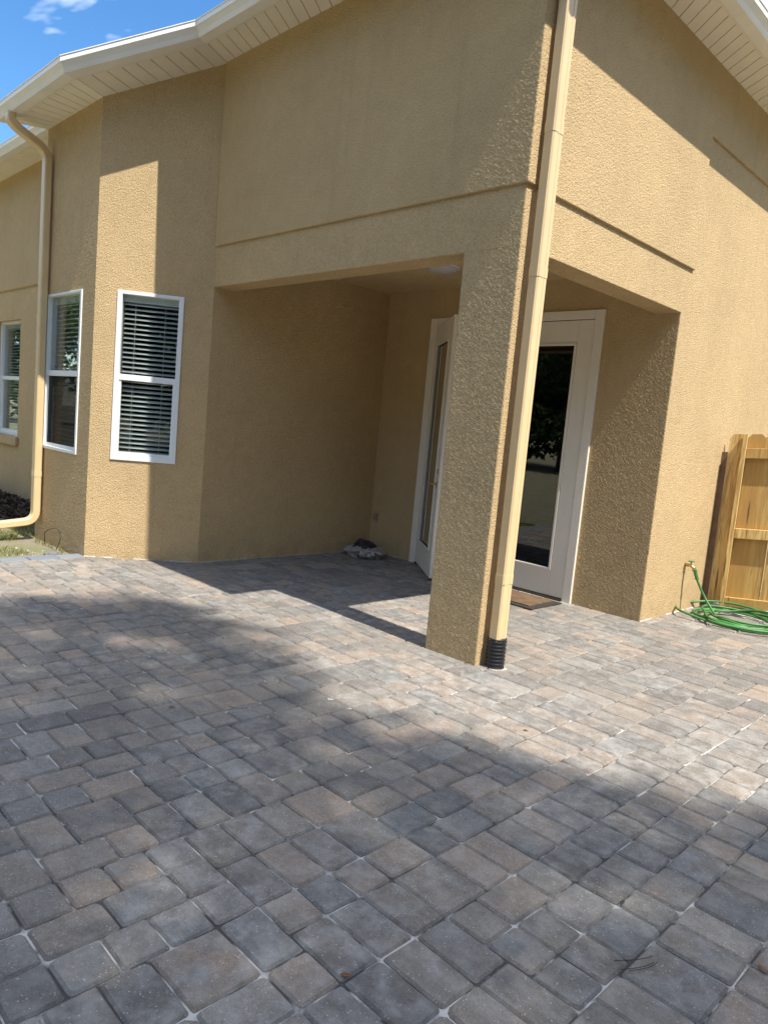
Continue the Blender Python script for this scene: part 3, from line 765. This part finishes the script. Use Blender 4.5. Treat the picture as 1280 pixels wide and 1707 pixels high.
# wooden fence panel
fy = math.radians(16); FD = Vector((math.cos(fy), math.sin(fy), .07)); FN = Vector((-math.sin(fy), math.cos(fy), 0)); FO = Vector((.045, 3.40, .0))
fence = tag(empty('wooden_fence', FO), 'new pine picket fence panel meeting the house beside the coiled hose', 'fence')
Zv = Vector((0, 0, 1))
def fb(name, s0, s1, n0, n1, z0, z1, mat=M_WOOD):
    c = FD * ((s0 + s1) / 2) + FN * ((n0 + n1) / 2) + Zv * ((z0 + z1) / 2)
    return bevel(MB().obox((0, 0, 0), FD.normalized(), FN, Zv, (s1 - s0) / 2, (n1 - n0) / 2, (z1 - z0) / 2).out(name, mat, fence, loc=c), .003)
fb('end_post', -.055, -.004, -.01, .075, .02, 1.44, M_WOODDK)
for k in range(15):
    s = k * .143 + hrn.uniform(-.003, .003); wd = .1415; z1 = 1.60 + hrn.uniform(-.008, .008); z0 = .045
    poly = [(s, z0), (s + wd, z0), (s + wd, z1 - .032), (s + wd - .032, z1), (s + .032, z1), (s, z1 - .032)]
    c = FD * (s + wd / 2) + Zv * .8
    pk = MB().slab([FD * q - c + Zv * z for q, z in poly], FN * .016).out('picket', M_WOOD, fence, loc=c + FN * hrn.uniform(0, .007)); bevel(pk, .002)
fb('stile', .108, .146, -.088, -.001, .02, 1.60)
for z0, z1 in ((1.385, 1.475), (.66, .75), (.03, .115)):
    fb('rail', .1465, 2.15, -.04, -.001, z0, z1)

# planting bed at the left: grass, mulch, stone, cable
gm = MB(); gr = random.Random(11)
def in_bay(x, y): return y > -.83 and C2.x - .05 < x or (y > -.02)
cnt = 0
while cnt < 7000:
    x, y = gr.uniform(-7.4, -3.95), gr.uniform(-2.6, -.02)
    if in_bay(x, y): continue
    if noise.noise(Vector((x * 2.2, y * 2.2, 4))) < .06 + (.30 if x > -4.15 else 0): continue
    cnt += 1
    h = gr.uniform(.02, .06); a = gr.uniform(0, 6.28); l = gr.uniform(.1, .9) * h; wd = .0022
    dx, dy = math.cos(a), math.sin(a)
    gm.add([(x - dy * wd, y + dx * wd, -.037), (x + dy * wd, y - dx * wd, -.037), (x + dx * l * .4 + dy * wd * .7, y + dy * l * .4 - dx * wd * .7, -.036 + h * .65), (x + dx * l, y + dy * l, -.036 + h)], [(0, 1, 2), (0, 2, 3)])
tag(gm.out('grass', M_GRASS, fix=False), 'patchy short grass in the bed below the bay', 'grass', kind='stuff')
mm = MB()
for k in range(4200):
    x, y = gr.uniform(-9.5, -5.75), gr.uniform(-.75, -.03); hgt = .20 * max(0, 1 - abs(y + .3) / .5) * (.6 + .6 * noise.noise(Vector((x * 1.4, y * 3, 1))))
    z = -.03 + gr.uniform(0, 1) * max(.01, hgt); s = gr.uniform(.012, .045); q = Matrix.Rotation(gr.uniform(0, 6.28), 3, 'Z') @ Matrix.Rotation(gr.gauss(0, .7), 3, 'X') @ Matrix.Rotation(gr.gauss(0, .7), 3, 'Y')
    mm.add([Vector((x, y, z)) + q @ Vector(w_) for w_ in ((-s, -.007, 0), (s, -.006, 0), (s, .006, .003), (-s, .008, .002))], [(0, 1, 2, 3)])
tag(mm.out('mulch', M_MULCH, fix=False), 'dark mulch heaped along the wall beyond the bay', 'mulch', kind='stuff')
chip = MB()
for k in range(700):
    x, y = gr.uniform(-4.5, -3.96), gr.uniform(-2.4, -.83)
    if gr.random() < (x + 3.96) / -.62: continue
    s = gr.uniform(.004, .016); z = -.034 + s * .3
    vv = [Vector((gr.gauss(0, 1), gr.gauss(0, 1), gr.gauss(0, .6))).normalized() * s for _ in range(4)]
    chip.add([Vector((x, y, z)) + q for q in vv], [(0, 1, 2), (0, 1, 3), (1, 2, 3), (0, 2, 3)])
tag(chip.out('gravel', mat_leaf('gravel_bits', (.20, .13, .09), (.62, .58, .52), 0.), fix=False), 'pale gravel and shell bits along the paver border', 'gravel', kind='stuff')
bm = bmesh.new(); bmesh.ops.create_icosphere(bm, subdivisions=3, radius=1)
for q in bm.verts:
    n_ = 1 + .25 * noise.noise(q.co * 1.6 + Vector((3, 1, 2))); q.co = Vector((q.co.x * .075 * n_, q.co.y * .10 * n_, q.co.z * .045 * n_))
me = bpy.data.meshes.new('rock'); bm.to_mesh(me); bm.free(); me.polygons.foreach_set('use_smooth', [True] * len(me.polygons)); me.materials.append(mat_plain('rock_grey', (.17, .16, .145), .9, .45, 30, .006))
rk = bpy.data.objects.new('rock', me); col.objects.link(rk); rk.location = (-4.12, -.95, -.03); rk.scale = (.75, .75, .8); tag(rk, 'grey rock in the soil beside the paver border', 'rock')
m = MB(); m.tube(curve([(-4.62, -.84, -.03), (-4.60, -.86, .10), (-4.28, -.86, .19), (-4.14, -.87, .12), (-4.20, -.9, -.03)], 6, .12), .0035, 6)
tag(m.out('cable', M_BLACK, smooth=True), 'thin black cable looping out of the soil against the bay', 'cable')

# litter on the pavers
def dry_leaf(x, y, s, rot, label, mat=M_DRYLEAF):
    v = []; n = 7
    for i in range(n):
        t = i / (n - 1); hw = .36 * math.sin(math.pi * (t ** .8)) + .015
        for q in (-1, 0, 1): v.append(((t - .5) * 2 * s, q * hw * s * 1.1, s * (.10 + .35 * abs(q) * hw + .25 * (t - .5) ** 2 * (1 + .6 * q))))
    f = [(i * 3 + k, i * 3 + k + 1, i * 3 + k + 4, i * 3 + k + 3) for i in range(n - 1) for k in range(2)]
    o = obj('dry_leaf', v, f, mat, smooth=True, loc=(x, y, .002)); o.rotation_euler = (0, 0, rot); so = o.modifiers.new('thickness', 'SOLIDIFY'); so.thickness = .0007
    return tag(o, label, 'leaf', 'dry leaves on the patio')
dry_leaf(1.367, -2.257, .016, .75, 'orange brown dry leaf at the bottom edge of the picture, left of centre')
dry_leaf(1.672, -1.395, .015, 1.6, 'dark brown dry leaf on shaded pavers, lower right', M_NEEDLE)
dry_leaf(2.058, -1.346, .020, 2.4, 'brown dry leaf at the right picture edge')
dry_leaf(.698, -.944, .017, 2.0, 'small brown curled leaf just inside the tree shadow, below the porch post')
dry_leaf(.739, -.547, .013, .4, 'tiny brown leaf near the edge of the tree shadow, right of the porch post')
dry_leaf(-.374, -1.794, .016, .9, 'small brown leaf on the shaded pavers at left')
nd = empty('pine_needles', (1.83, -1.62, .003)); tag(nd, 'dark fallen pine needles on shaded pavers at lower right', 'pine needles')
for dx, dy, a, l in ((0, 0, 1.15, .11), (.012, .012, 1.22, .10), (-.02, .02, 1.05, .12)):
    m = MB(); m.tube([(dx + math.cos(a) * l * (t - .5) + .012 * math.sin(t * 3.1), dy + math.sin(a) * l * (t - .5), .002 + .004 * math.sin(t * 3.1)) for t in (0, .25, .5, .75, 1)], .0011, 5); m.out('needle', M_NEEDLE, nd)
for (x, y, a, l) in ((-.20, -1.55, .4, .10), (-.40, -1.15, 2.2, .11)):
    m = MB(); m.tube([(math.cos(a + t * .9) * l * (t - .5), math.sin(a + t * .9) * l * (t - .5), .002) for t in (0, .25, .5, .75, 1)], .0012, 5)
    o = m.out('twig', M_NEEDLE, loc=(x, y, .003)); tag(o, 'thin curved twig on shaded pavers, ' + ('nearer the porch post' if x > -.3 else 'farther toward the bay'), 'twig')

# ================================================================= TREES (outside the picture: they shade the patio, stand in the door glass and, some added, block low sky)
def leaves_mesh(clumps, size, per, seed):
    r_ = np.random.default_rng(seed); V = []; F = []
    for (c, rad, n) in clumps:
        d = r_.normal(size=(n, 3)); d /= np.linalg.norm(d, axis=1)[:, None]
        pos = np.array(c) + d * (r_.random((n, 1)) ** .45) * np.array(rad)
        for q in pos:
            a = r_.normal(size=3); a /= np.linalg.norm(a); b = np.cross(a, r_.normal(size=3)); b /= np.linalg.norm(b)
            s = size * r_.uniform(.7, 1.3); k = len(V)
            V += [tuple(q - a * s), tuple(q + b * s * .5), tuple(q + a * s), tuple(q - b * s * .5)]; F.append((k, k + 1, k + 2, k + 3))
    return V, F
def tree(base, h, limbs, clumps, size, seed, label, r=.22):
    t = tag(empty('shade_tree', base), label, 'tree', 'trees behind the camera'); B = Vector(base)
    m = MB(); tr = random.Random(seed)
    tp = [(0, 0, -.1), (.05, .03, h * .3), (-.05, .08, h * .6), (.0, .0, h)]
    m.tube(tp, [r, r * .8, r * .6, r * .3], 10)
    for q in limbs:
        z = tr.uniform(.5, .95) * h; e_ = Vector(q) - B; m.tube([(0, 0, z), (e_.x * .45, e_.y * .45, z + (e_.z - z) * .6), tuple(e_)], [r * .35, r * .2, r * .06], 6)
    m.out('trunk', M_BARK, t, smooth=True)
    V, F = leaves_mesh([((c[0] - B.x, c[1] - B.y, c[2] - B.z), rr, n) for c, rr, n in clumps], size, 0, seed)
    obj('crown', V, F, M_LEAF, t, fix=False)
    return t
# the tree whose crown shades the near half of the patio: clumps placed by where their shadow falls
cl = []; sr = random.Random(3)
def shade(gx, gy, rad, z, n):
    cl.append(((gx + z / TAN, gy - .030 * z / TAN, z), (rad, rad, rad * .8), n))
edge = [(-2.15, -1.75), (-2.05, -1.35), (-1.75, -1.15), (-1.15, -1.08), (-.55, -1.28), (.0, -1.55), (.55, -1.25), (1.05, -1.15), (1.6, -.82), (2.2, -.6)]
for (x, y) in edge: shade(x, y, .48, sr.uniform(16.5, 20.5), 300)
for x in np.arange(-1.9, 3.6, .55):
    for y in np.arange(-5.6, -.9, .6):
        lim = np.interp(x, [q[0] for q in edge], [q[1] for q in edge]) - .35
        if y > lim: continue
        if x < -1.2 and y < -3.5 : continue
        shade(x + sr.uniform(-.2, .2), y + sr.uniform(-.2, .2), sr.uniform(.5, .75), sr.uniform(15.5, 21.0), 330)
tree((11.6, -4.2, 0), 18.0, [c for c, _, _ in sr.sample(cl, 24)], cl, .075, 5, 'tall leafy tree behind the camera shading the patio', .26)
# darker row of trees across the lawn, mirrored in the door glass; fill trees added to block low sky
proto = None
ROW = [(-17, -24, 1.0, 'broad'), (-22, -25, 1.1, 'tall'), (-28, -24, 1.15, 'rounded'), (-11, -25, 1.0, 'loose'), (-33, -19, 1.1, 'leaning'), (-38, -12, 1.15, 'full'), (-40, -5, 1.2, 'far'), (-5, -24, 1.3, 'wide added'), (0, -25, 1.4, 'heavy added'), (6, -24, 1.35, 'old added'), (-14, -27, 1.5, 'crowded'), (-25, -28, 1.6, 'lofty'),
       (14.5, -11.5, 1.3, 'green'), (15.5, -6.0, 1.3, 'bushy'), (15.5, .5, 1.3, 'spreading'), (16.0, 6.5, 1.35, 'dark'), (15.0, 13, 1.35, 'shaggy'), (13, -17, 1.35, 'round')]
for k, (x, y, sc_, adj) in enumerate(ROW):
    lab = ('%s tree in the row across the lawn, mirrored in the door glass' if x < 0 else '%s tree in the row behind the camera on the sunny side') % adj
    if proto is None:
        c2 = [((x + sr.gauss(0, 1.4), y + sr.gauss(0, 1.4), sr.uniform(1.0, 7.6)), (1.25, 1.25, 1.0), 240) for _ in range(44)]
        proto = tree((x, y, 0), 7.5, [c for c, _, _ in sr.sample(c2, 10)], c2, .16, 9, lab, .2)
    else:
        o = dup(proto, None, (x, y, 0)); o.scale = (sc_, sc_, sc_); o.rotation_euler = (0, 0, k * 1.7); o['label'] = lab
        for ch in proto.children: dup(ch, o)
